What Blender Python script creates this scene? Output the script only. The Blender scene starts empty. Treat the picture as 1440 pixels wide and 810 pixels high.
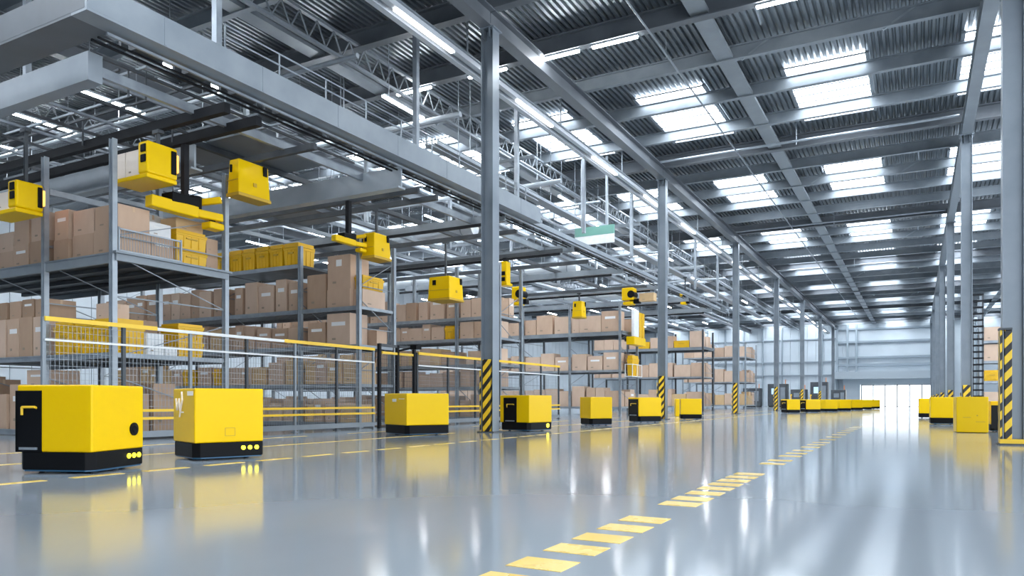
import bpy, math, random
from mathutils import Vector, Matrix

random.seed(11)
R = math.radians
sc = bpy.context.scene
col = sc.collection

# ------------------------------------------------------------------ camera, world, exposure
cam_d = bpy.data.cameras.new('camera')
cam_d.sensor_width = 36.0
cam_d.lens = 36.0 * 1046.0 / 1440.0
cam_d.shift_y = (563.0 - 405.0) / 1440.0
cam_d.clip_end = 400
cam = bpy.data.objects.new('camera', cam_d)
cam.location = (0, 0, 0.9)
cam.rotation_euler = (R(90), 0, R(28.6))
col.objects.link(cam)
sc.camera = cam

sc.view_settings.view_transform = 'Standard'
sc.view_settings.look = 'None'
sc.view_settings.gamma = 1.0
sc.view_settings.use_curve_mapping = False
sc.view_settings.exposure = 0.98

SKYLIGHT_STRENGTH = 8.0
DOOR_STRENGTH = 1.7
WORLD_STRENGTH = 2.0
TUBE_STRENGTH = 50.0

world = bpy.data.worlds.new('world')
sc.world = world
world.use_nodes = True
bgn = world.node_tree.nodes['Background']
bgn.inputs[0].default_value = (0.84, 0.92, 1.0, 1)
bgn.inputs[1].default_value = WORLD_STRENGTH

# ------------------------------------------------------------------ materials
def mat(name, rgb, rough=0.5, metal=0.0, emit=0.0, spec=0.5, coat=0.0):
    m = bpy.data.materials.new(name)
    m.use_nodes = True
    b = m.node_tree.nodes['Principled BSDF']
    b.inputs['Base Color'].default_value = (*rgb, 1)
    b.inputs['Roughness'].default_value = rough
    b.inputs['Metallic'].default_value = metal
    b.inputs['Specular IOR Level'].default_value = spec
    b.inputs['Coat Weight'].default_value = coat
    if emit:
        b.inputs['Emission Color'].default_value = (*rgb, 1)
        b.inputs['Emission Strength'].default_value = emit
    return m


def noisy(name, a, b_, scale, rough=(0.4, 0.6), metal=0.0, stretch=(1, 1, 1), bump=0.0, detail=4):
    """Two colours mixed by object-space noise; roughness follows the same noise."""
    m = mat(name, a, rough[0], metal)
    nt = m.node_tree
    N, L = nt.nodes, nt.links
    bs = N['Principled BSDF']
    tc = N.new('ShaderNodeTexCoord')
    mp = N.new('ShaderNodeMapping')
    mp.inputs['Scale'].default_value = stretch
    nz = N.new('ShaderNodeTexNoise')
    nz.inputs['Scale'].default_value = scale
    nz.inputs['Detail'].default_value = detail
    L.new(tc.outputs['Object'], mp.inputs['Vector'])
    L.new(mp.outputs[0], nz.inputs['Vector'])
    rp = N.new('ShaderNodeValToRGB')
    rp.color_ramp.elements[0].position = 0.35
    rp.color_ramp.elements[1].position = 0.68
    rp.color_ramp.elements[0].color = (*a, 1)
    rp.color_ramp.elements[1].color = (*b_, 1)
    L.new(nz.outputs['Fac'], rp.inputs[0])
    L.new(rp.outputs[0], bs.inputs['Base Color'])
    mr = N.new('ShaderNodeMapRange')
    mr.inputs['From Min'].default_value = 0.3
    mr.inputs['From Max'].default_value = 0.7
    mr.inputs['To Min'].default_value = rough[0]
    mr.inputs['To Max'].default_value = rough[1]
    L.new(nz.outputs['Fac'], mr.inputs['Value'])
    L.new(mr.outputs[0], bs.inputs['Roughness'])
    if bump:
        bp = N.new('ShaderNodeBump')
        bp.inputs['Strength'].default_value = bump
        bp.inputs['Distance'].default_value = 0.01
        L.new(nz.outputs['Fac'], bp.inputs['Height'])
        L.new(bp.outputs[0], bs.inputs['Normal'])
    return m


M = {}
M['floor'] = noisy('polished_concrete', (0.275, 0.312, 0.35), (0.305, 0.342, 0.38), 0.5, (0.095, 0.125), 0.0, (1.0, 0.3, 1), 0.0, 8)
M['floor'].node_tree.nodes['Principled BSDF'].inputs['Specular IOR Level'].default_value = 0.6
M['marking'] = noisy('lane_paint', (0.92, 0.62, 0.13), (0.93, 0.65, 0.18), 2, (0.22, 0.32))
M['deck'] = noisy('roof_deck_steel', (0.155, 0.178, 0.20), (0.22, 0.25, 0.275), 0.35, (0.3, 0.42), 0.6)
M['dark_beam'] = noisy('painted_dark_steel', (0.105, 0.118, 0.135), (0.145, 0.16, 0.18), 1.2, (0.4, 0.55), 0.2)
M['mid_beam'] = noisy('painted_grey_steel', (0.20, 0.228, 0.256), (0.255, 0.287, 0.318), 1.5, (0.35, 0.5), 0.25)
M['galv'] = noisy('galvanised_steel', (0.27, 0.305, 0.345), (0.36, 0.40, 0.44), 3.0, (0.3, 0.48), 0.45)
M['pale_steel'] = noisy('pale_painted_steel', (0.36, 0.405, 0.45), (0.43, 0.475, 0.52), 1.5, (0.35, 0.5), 0.1)
M['column'] = noisy('column_paint', (0.205, 0.24, 0.275), (0.27, 0.305, 0.345), 1.0, (0.3, 0.42), 0.35)
M['black_steel'] = mat('black_steel', (0.012, 0.013, 0.016), 0.6, 0.0, spec=0.2)
M['charcoal'] = noisy('charcoal_steel', (0.05, 0.057, 0.067), (0.08, 0.09, 0.10), 2.0, (0.4, 0.55), 0.2)
M['yellow'] = mat('yellow_paint', (0.85, 0.535, 0.0), 0.32, 0.0, spec=0.2)
M['tote_yellow'] = mat('yellow_plastic', (0.76, 0.44, 0.004), 0.42, 0.0)
M['tote_dark'] = mat('ochre_plastic', (0.55, 0.33, 0.02), 0.5, 0.0)
M['rail_yellow'] = mat('yellow_rail_paint', (0.88, 0.56, 0.03), 0.4)
M['white_rail'] = mat('white_rail_paint', (0.78, 0.80, 0.80), 0.4)
M['black'] = mat('black_plastic', (0.006, 0.0065, 0.008), 0.45, spec=0.10)
M['black_gloss'] = mat('black_glass_panel', (0.006, 0.0065, 0.008), 0.22, spec=0.10)
M['rubber'] = mat('rubber', (0.02, 0.02, 0.02), 0.8)
M['blue_trim'] = mat('blue_bumper', (0.02, 0.10, 0.20), 0.4)
M['indicator'] = mat('lit_indicator', (1.0, 0.82, 0.02), 0.3, emit=3.0)
M['orange_lamp'] = mat('orange_lamp', (1.0, 0.35, 0.05), 0.3, emit=2.0)
M['logo_white'] = mat('white_print', (1.0, 0.93, 0.86), 0.5)
M['ink'] = mat('black_print', (0.03, 0.03, 0.035), 0.6)
M['print_grey'] = mat('grey_print', (0.30, 0.24, 0.18), 0.6)
M['trunk_white'] = mat('white_enamel', (0.50, 0.53, 0.57), 0.35)
M['label'] = mat('white_paper', (0.82, 0.82, 0.82), 0.6)
M['tape'] = mat('packing_tape', (0.56, 0.39, 0.25), 0.3)
M['tape_yellow'] = mat('yellow_tape', (0.80, 0.56, 0.14), 0.35)
M['white_box'] = noisy('white_card', (0.72, 0.74, 0.76), (0.82, 0.83, 0.84), 5, (0.5, 0.6))
M['cream_box'] = mat('cream_card', (0.80, 0.70, 0.61), 0.6)
M['wall'] = noisy('wall_cladding', (0.50, 0.56, 0.61), (0.57, 0.63, 0.68), 0.4, (0.45, 0.6))
M['wall_band'] = mat('wall_girt_paint', (0.27, 0.32, 0.365), 0.5)
M['portal'] = mat('portal_paint', (0.48, 0.54, 0.59), 0.5)
M['skylight'] = mat('skylight_glazing', (0.86, 0.93, 1.0), 0.4, emit=SKYLIGHT_STRENGTH)
M['daylight'] = mat('daylit_glazing', (0.95, 0.98, 1.0), 0.3, emit=DOOR_STRENGTH)
M['tube'] = mat('lit_tube', (0.95, 0.98, 1.0), 0.3, emit=TUBE_STRENGTH)
M['trunk_tube'] = mat('lit_trunking_tube', (0.95, 0.98, 1.0), 0.3, emit=5.0)
M['gantry'] = noisy('gantry_paint', (0.235, 0.27, 0.305), (0.285, 0.32, 0.355), 1.5, (0.35, 0.5), 0.2)
M['screen'] = mat('lit_screen', (0.35, 0.55, 0.85), 0.3, emit=0.6)
M['green_panel'] = mat('pale_green_panel', (0.16, 0.36, 0.30), 0.35)
M['orange_bin'] = mat('orange_plastic', (0.78, 0.24, 0.05), 0.5)
M['foam'] = mat('silver_lagging', (0.56, 0.60, 0.64), 0.35, 0.5)
CART = []
for k, (a, b_) in enumerate([((0.50, 0.345, 0.245), (0.55, 0.385, 0.28)), ((0.42, 0.28, 0.19), (0.47, 0.32, 0.22)),
                             ((0.57, 0.41, 0.305), (0.62, 0.455, 0.345)), ((0.34, 0.22, 0.14), (0.39, 0.255, 0.17)),
                             ((0.58, 0.39, 0.20), (0.63, 0.43, 0.235))]):
    CART.append(noisy('corrugated_card_%s' % 'abcde'[k], a, b_, 3.5, (0.6, 0.75), 0, (1, 1, 0.4)))
TONE = ['brown', 'dark brown', 'pale brown', 'deep brown', 'golden brown']


def hazard(name, kx, ky, period):
    m = mat(name, (0.9, 0.6, 0.02), 0.4)
    nt = m.node_tree
    N, L = nt.nodes, nt.links
    tc = N.new('ShaderNodeTexCoord')
    vm = N.new('ShaderNodeVectorMath')
    vm.operation = 'DOT_PRODUCT'
    vm.inputs[1].default_value = (kx / period, ky / period, 1.0 / period)
    L.new(tc.outputs['Object'], vm.inputs[0])
    fr = N.new('ShaderNodeMath')
    fr.operation = 'FRACT'
    L.new(vm.outputs['Value'], fr.inputs[0])
    gt = N.new('ShaderNodeMath')
    gt.operation = 'GREATER_THAN'
    gt.inputs[1].default_value = 0.52
    L.new(fr.outputs[0], gt.inputs[0])
    mx = N.new('ShaderNodeMix')
    mx.data_type = 'RGBA'
    mx.inputs[6].default_value = (0.90, 0.58, 0.03, 1)
    mx.inputs[7].default_value = (0.014, 0.014, 0.016, 1)
    L.new(gt.outputs[0], mx.inputs[0])
    L.new(mx.outputs[2], N['Principled BSDF'].inputs['Base Color'])
    return m


M['hazard'] = hazard('hazard_stripes', -1.15, -1.15, 0.34)


# ------------------------------------------------------------------ mesh helpers
class MB:
    def __init__(self):
        self.v, self.f, self.mi = [], [], []

    def quadbox(self, pts, m=0):
        b = len(self.v)
        self.v += [tuple(p) for p in pts]
        for q in ((0, 3, 2, 1), (4, 5, 6, 7), (0, 1, 5, 4), (1, 2, 6, 5), (2, 3, 7, 6), (3, 0, 4, 7)):
            self.f.append(tuple(b + i for i in q))
            self.mi.append(m)
        return self

    def box(self, x0, y0, z0, x1, y1, z1, m=0):
        x0, x1 = min(x0, x1), max(x0, x1)
        y0, y1 = min(y0, y1), max(y0, y1)
        z0, z1 = min(z0, z1), max(z0, z1)
        return self.quadbox([(x0, y0, z0), (x1, y0, z0), (x1, y1, z0), (x0, y1, z0),
                             (x0, y0, z1), (x1, y0, z1), (x1, y1, z1), (x0, y1, z1)], m)

    def bar(self, p, q, w, h=None, m=0):
        """square bar from p to q, w wide (sideways), h high"""
        h = w if h is None else h
        p, q = Vector(p), Vector(q)
        d = (q - p).normalized()
        up = Vector((0, 0, 1)) if abs(d.z) < 0.95 else Vector((0, 1, 0))
        s = d.cross(up).normalized()
        u = s.cross(d).normalized()
        s, u = s * w / 2, u * h / 2
        return self.quadbox([p - s - u, p + s - u, q + s - u, q - s - u, p - s + u, p + s + u, q + s + u, q - s + u], m)

    def cyl(self, p, q, r, n=12, m=0, r2=None):
        r2 = r if r2 is None else r2
        p, q = Vector(p), Vector(q)
        d = (q - p).normalized()
        up = Vector((0, 0, 1)) if abs(d.z) < 0.95 else Vector((1, 0, 0))
        s = d.cross(up).normalized()
        u = s.cross(d).normalized()
        b = len(self.v)
        for c, rr in ((p, r), (q, r2)):
            for k in range(n):
                a = 2 * math.pi * k / n
                self.v.append(tuple(c + s * rr * math.cos(a) + u * rr * math.sin(a)))
        for k in range(n):
            self.f.append((b + k, b + (k + 1) % n, b + n + (k + 1) % n, b + n + k))
            self.mi.append(m)
        self.f.append(tuple(b + k for k in reversed(range(n))))
        self.f.append(tuple(b + n + k for k in range(n)))
        self.mi += [m, m]
        return self

    def tube(self, pts, r, n=8, m=0):
        for a, b_ in zip(pts[:-1], pts[1:]):
            self.cyl(a, b_, r, n, m)
        return self

    def prism(self, poly, z0, z1, m=0):
        b, n = len(self.v), len(poly)
        for z in (z0, z1):
            self.v += [(x, y, z) for x, y in poly]
        for k in range(n):
            self.f.append((b + k, b + (k + 1) % n, b + n + (k + 1) % n, b + n + k))
            self.mi.append(m)
        self.f.append(tuple(b + k for k in reversed(range(n))))
        self.f.append(tuple(b + n + k for k in range(n)))
        self.mi += [m, m]
        return self

    def frustum(self, x0, y0, x1, y1, z0, z1, t, m=0):
        """box whose bottom is narrower by t on every side"""
        return self.quadbox([(x0 + t, y0 + t, z0), (x1 - t, y0 + t, z0), (x1 - t, y1 - t, z0), (x0 + t, y1 - t, z0),
                             (x0, y0, z1), (x1, y0, z1), (x1, y1, z1), (x0, y1, z1)], m)

    def ibeam(self, p, q, w, h, t=0.03, tw=0.02, m=0):
        p, q = Vector(p), Vector(q)
        up = Vector((0, 0, 1))
        self.bar(p + up * (h / 2 - t / 2), q + up * (h / 2 - t / 2), w, t, m)
        self.bar(p - up * (h / 2 - t / 2), q - up * (h / 2 - t / 2), w, t, m)
        self.bar(p, q, tw, h - 2 * t, m)
        return self

    def mesh(self, name, mats):
        me = bpy.data.meshes.new(name)
        me.from_pydata(self.v, [], self.f)
        for m in (mats if isinstance(mats, (list, tuple)) else [mats]):
            me.materials.append(m)
        for p, k in zip(me.polygons, self.mi):
            p.material_index = k
        me.update()
        return me

    def build(self, name, mats, parent=None, loc=(0, 0, 0), rz=0.0, bevel=0.0, seg=2, smooth=False):
        return link(name, self.mesh(name, mats), parent, loc, rz, bevel, seg, smooth)


def link(name, me, parent=None, loc=(0, 0, 0), rz=0.0, bevel=0.0, seg=2, smooth=False):
    o = bpy.data.objects.new(name, me)
    col.objects.link(o)
    o.location = loc
    o.rotation_euler = (0, 0, rz)
    if parent is not None:
        o.parent = parent
    if bevel:
        b = o.modifiers.new('bevel', 'BEVEL')
        b.width = bevel
        b.segments = seg
        b.limit_method = 'ANGLE'
        b.harden_normals = False
    if smooth:
        for p in me.polygons:
            p.use_smooth = True
    return o


def tag(o, label, cat, group=None):
    o['label'] = label
    o['category'] = cat
    if group:
        o['group'] = group
    return o


def thing(name, label, cat, loc=(0, 0, 0), rz=0.0, group=None):
    o = bpy.data.objects.new(name, None)
    col.objects.link(o)
    o.empty_display_size = 0.2
    o.location = loc
    o.rotation_euler = (0, 0, rz)
    return tag(o, label, cat, group)


def struct(name, mb, m, **k):
    o = mb.build(name, m, **k)
    o['kind'] = 'structure'
    return o


def copy_tree(o, parent=None):
    c = o.copy()
    col.objects.link(c)
    c.parent = parent
    for ch in list(o.children):
        copy_tree(ch, c)
    return c


ORD = ['first', 'second', 'third', 'fourth', 'fifth', 'sixth', 'seventh', 'eighth', 'ninth', 'tenth', 'eleventh', 'twelfth',
       'thirteenth', 'fourteenth', 'fifteenth', 'sixteenth', 'seventeenth', 'eighteenth', 'nineteenth', 'twentieth'] + \
      ['twenty-' + w for w in ['first', 'second', 'third', 'fourth', 'fifth', 'sixth', 'seventh', 'eighth', 'ninth']] + ['thirtieth']

# ------------------------------------------------------------------ the setting: shell
X0, X1, Y0, Y1 = -46.0, 14.0, -16.0, 121.0
ROWX = (-10.6, 1.7)                       # the two column lines along the aisle
ROWY = [18.15 + 16.2 * k for k in range(7)]
ROOF = 12.5
floor = struct('floor', MB().box(X0, Y0, -0.2, X1, Y1, 0), M['floor'])

mk = MB()                                 # dashes down the middle of the aisle
dash_y = [3.25, 3.67, 4.13, 4.55, 4.98, 5.40, 6.37, 6.76, 7.22, 7.66, 8.08, 8.50, 8.94, 9.36, 11.05, 11.7, 12.7, 13.4, 14.2, 15.3, 16.2, 17.1, 18.4]
dash_y += [19.8 + 1.4 * k for k in range(7)]
for y in dash_y:
    mk.box(-1.97, y - 0.13, 0.0, -1.64, y + 0.13, 0.003)
mk.build('lane_marking', M['marking'], floor)
mk = MB()                                 # dashes beside the robot lane
y = 4.2
while y < 52:
    mk.box(-8.68, y, 0.0, -8.55, y + 0.62, 0.003)
    y += 0.93
mk.build('lane_marking', M['marking'], floor)
mk = MB().box(-11.26, 3.0, 0.0, -11.14, 17.2, 0.003).box(-11.26, 19.0, 0.0, -11.14, 70.0, 0.003)
for k in range(14):
    mk.box(-13.6, 6.0 + 3.2 * k, 0.0, -13.5, 7.6 + 3.2 * k, 0.003)
mk.build('lane_marking', M['marking'], floor)

# corrugated roof deck, ribs along the aisle
dk = MB()
pitch, x = 0.20, X0
prof = []
while x < X1:
    prof += [(x, 0.0), (x + 0.085, 0.0), (x + 0.11, 0.085), (x + 0.175, 0.085)]
    x += pitch
for (xa, za), (xb, zb) in zip(prof[:-1], prof[1:]):
    b = len(dk.v)
    dk.v += [(xa, Y0, ROOF + za), (xb, Y0, ROOF + zb), (xb, Y1, ROOF + zb), (xa, Y1, ROOF + za)]
    dk.f.append((b, b + 1, b + 2, b + 3))
    dk.mi.append(0)
dk.box(X0, Y0, ROOF + 0.11, X1, Y1, ROOF + 0.25)
struct('ceiling', dk, M['deck'])

# walls (left open behind the photographer and at near right to admit fill light)
def cladding(along, c, a0, a1, z0, z1, thick, m, inner_high=False):
    k0, k1 = (c, c + thick * 0.7) if inner_high else (c + thick * 0.3, c + thick)
    w = MB()
    n = int((a1 - a0) / 1.2)
    for k in range(n):
        p, q = a0 + (a1 - a0) * k / n, a0 + (a1 - a0) * (k + 1) / n
        if along == 'x':
            w.box(p + 0.02, c, z0, q - 0.02, c + thick, z1)
        else:
            w.box(c, p + 0.02, z0, c + thick, q - 0.02, z1)
    if along == 'x':
        w.box(a0, k0, z0, a1, k1, z1)
    else:
        w.box(k0, a0, z0, k1, a1, z1)
    return w


DX0, DX1, DH = -7.2, 2.1, 3.1
wb = cladding('x', Y1 - 1, X0, DX0 - 0.15, 0, ROOF, 0.3, M['wall'])
wb.box(DX1 + 0.15, Y1 - 1, 0, X1, Y1 - 0.7, ROOF)
wb.box(DX0 - 0.15, Y1 - 1, DH + 0.15, DX1 + 0.15, Y1 - 0.7, ROOF)
struct('wall_back', wb, M['wall'])
struct('wall_left', cladding('y', X0, Y0, Y1, 0, ROOF, 0.3, M['wall'], True), M['wall'])
struct('light_block_wall', cladding('x', Y0, X0, 3.0, 0, ROOF, 0.3, M['wall'], True), M['wall'])  # unseen wall added to block light coming from behind the camera
struct('wall_right', cladding('y', X1 - 0.3, 55.0, Y1, 0, ROOF, 0.3, M['wall']), M['wall'])  # near stretch left out so side light gets in

tr = MB()                                 # girts and posts on the end wall
for z, h in ((9.3, 0.28), (11.2, 0.25), (7.0, 0.3), (5.9, 0.35)):
    tr.box(-10.4, Y1 - 1.35, z, 2.4, Y1 - 1.0, z + h)
for z in (4.6, 6.6, 10.0):
    tr.box(X0 + 1, Y1 - 1.2, z, -10.4, Y1 - 1.0, z + 0.16)
k = -44.0
while k < -10.5:
    tr.box(k, Y1 - 1.3, 0, k + 0.22, Y1 - 1.0, ROOF - 0.2)
    k += 2.85
for k in (-10.6, -9.2, -8.0, 2.3, 4.0, 7.0, 10.0):
    tr.box(k, Y1 - 1.45, 0, k + 0.28, Y1 - 1.0, ROOF - 0.2)
struct('trim_1', tr, M['wall_band'])
pt = MB()                                 # canopy and jambs around the bright doorway
pt.box(-11.0, Y1 - 4.0, 4.0, 2.4, Y1 - 1.0, 5.0)
pt.box(-9.6, Y1 - 1.9, 0, DX0 - 0.15, Y1 - 1.0, 4.0)
pt.box(DX1 + 0.15, Y1 - 1.9, 0, DX1 + 0.6, Y1 - 1.0, 4.0)
pt.box(DX0 - 0.15, Y1 - 1.9, DH + 0.1, DX1 + 0.15, Y1 - 1.0, 4.0)
struct('trim_2', pt, M['portal'])

door = struct('door_1', MB().box(DX0, Y1 - 0.98, 0.0, DX1, Y1 - 0.92, DH), M['daylight'])
df = MB()
n = 6
for k in range(n + 1):
    xx = DX0 + (DX1 - DX0) * k / n
    df.box(xx - 0.08, Y1 - 1.08, 0, xx + 0.08, Y1 - 0.98, DH + 0.05)
df.box(DX0 - 0.1, Y1 - 1.08, DH - 0.05, DX1 + 0.1, Y1 - 0.98, DH + 0.1)
df.box(DX0 - 0.1, Y1 - 1.08, 0.0, DX1 + 0.1, Y1 - 0.98, 0.06)
df.build('door_frame', M['galv'], door)

# roof steel
tn = [3]


def trim(mb, m):
    o = struct('trim_%d' % tn[0], mb, m)
    tn[0] += 1
    return o


for X in (-35.2, -22.9, -10.6, 1.7, 13.2):
    g = MB()
    for a, b_ in zip([Y0] + ROWY, ROWY + [Y1 - 1]):
        g.ibeam((X, a + 0.02, 11.62), (X, b_ - 0.02, 11.62), 0.36, 0.56, 0.045, 0.03)
    trim(g, M['dark_beam'] if X != 1.7 else M['mid_beam'])
py = 18.15 - 3.24 * 6
while py < Y1 - 2:
    heavy = abs((py - 18.15) / 16.2 - round((py - 18.15) / 16.2)) < 0.02 or abs(py - 21.39) < 0.1
    trim(MB().ibeam((X0 + 0.3, py, 12.16), (X1 - 0.3, py, 12.16), 0.30 if heavy else 0.20, 0.56 if heavy else 0.46, 0.04, 0.03),
         M['dark_beam'] if heavy else M['mid_beam'])
    py += 3.24
for X in (-5.5, -17.0, 7.5):              # flat box ties between the skylight rows
    trim(MB().box(X - 0.26, Y0, 11.98, X + 0.26, Y1 - 1, 12.10), M['mid_beam'])
br = MB()                                 # knee braces from girders up to the purlins
for yy in ROWY:
    for X in (-4.1, 0.0, -16.0):
        br.bar((X, yy + 3.24, 12.4), (X + 0.05, yy + 4.6, 12.0), 0.06)
        br.bar((X, yy + 6.48, 12.4), (X - 0.9, yy + 6.5, 11.9), 0.06)
trim(br, M['galv'])

# skylights
sn = 1
for k, X in enumerate([2.6 - 5.4 * i for i in range(8)] + [8.0]):
    for j in range(-1, 8):
        Y = 30.0 + 12.4 * j
        if j == -1:
            Y = 4.4                         # unseen row added above the photographer to light the foreground
        s = struct('window_%d' % sn, MB().box(X - 1.3, Y - 2.75, ROOF - 0.06, X + 1.3, Y + 2.75, ROOF - 0.02), M['skylight'])
        f = MB()
        for i in range(9):
            yy = Y - 2.75 + 5.5 * i / 8
            f.box(X - 1.3, yy - 0.045, ROOF - 0.09, X + 1.3, yy + 0.045, ROOF - 0.06)
        for xx in (X - 1.33, X + 1.33):
            f.box(xx - 0.06, Y - 2.8, ROOF - 0.11, xx + 0.06, Y + 2.8, ROOF - 0.02)
        f.build('window_frame', M['mid_beam'], s)
        sn += 1

# ------------------------------------------------------------------ steel columns
def column(X, Y, label, wrap_h, top=11.34, base=None):
    t = thing('steel_column', label, 'column', (X, Y, 0), 0, 'steel columns along the aisle')
    s = MB()
    s.box(-0.19, -0.18, 0.03, -0.165, 0.18, top).box(0.165, -0.18, 0.03, 0.19, 0.18, top)   # flanges
    s.box(-0.165, -0.02, 0.03, 0.165, 0.02, top)                                             # web
    s.build('shaft', M['column'], t)
    MB().box(-0.27, -0.27, 0, 0.27, 0.27, 0.03).build('base_plate', M['charcoal'] if base is None else base, t)
    cp = MB().box(-0.25, -0.25, top - 0.03, 0.25, 0.25, top)
    for sx in (-0.1, 0.1):
        cp.box(sx - 0.008, -0.24, top - 0.28, sx + 0.008, -0.02, top - 0.03)
    cp.build('cap_plate', M['column'], t)
    if wrap_h:
        MB().box(-0.13, -0.20, 0.03, 0.12, -0.03, wrap_h).build('hazard_guard', M['hazard'], t, bevel=0.012)
        MB().box(-0.225, -0.20, 0.03, -0.195, 0.18, wrap_h - 0.3).build('hazard_strip', M['hazard'], t)
    return t


for k, Y in enumerate(ROWY):
    column(ROWX[0], Y, 'grey steel column with striped guard, %s from the camera in the row beside the racks' % ORD[k], 2.05)
for k, Y in enumerate(ROWY):
    if k == 0:
        c0 = column(ROWX[1], Y, 'tall grey steel column wrapped in black and yellow stripes at the right edge', 0)
        # taller wrap with a yellow foot
        MB().box(-0.235, -0.225, 0.12, -0.20, 0.2, 2.32).build('hazard_strip', M['hazard'], c0)
        MB().box(-0.16, -0.22, 0.12, -0.03, -0.03, 2.32).build('hazard_guard', M['hazard'], c0, bevel=0.012)
        MB().box(-0.235, -0.235, 0.03, 0.22, -0.185, 0.12).box(-0.235, -0.185, 0.03, -0.20, 0.2, 0.12).build('kick_collar', M['rail_yellow'], c0)
        MB().box(-0.26, -0.26, 2.32, -0.03, -0.03, 2.36).build('clamp_band', M['charcoal'], c0)
    else:
        column(ROWX[1], Y, 'grey steel column with short striped guard, %s from the camera in the right row' % ORD[k], 1.5)

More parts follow.
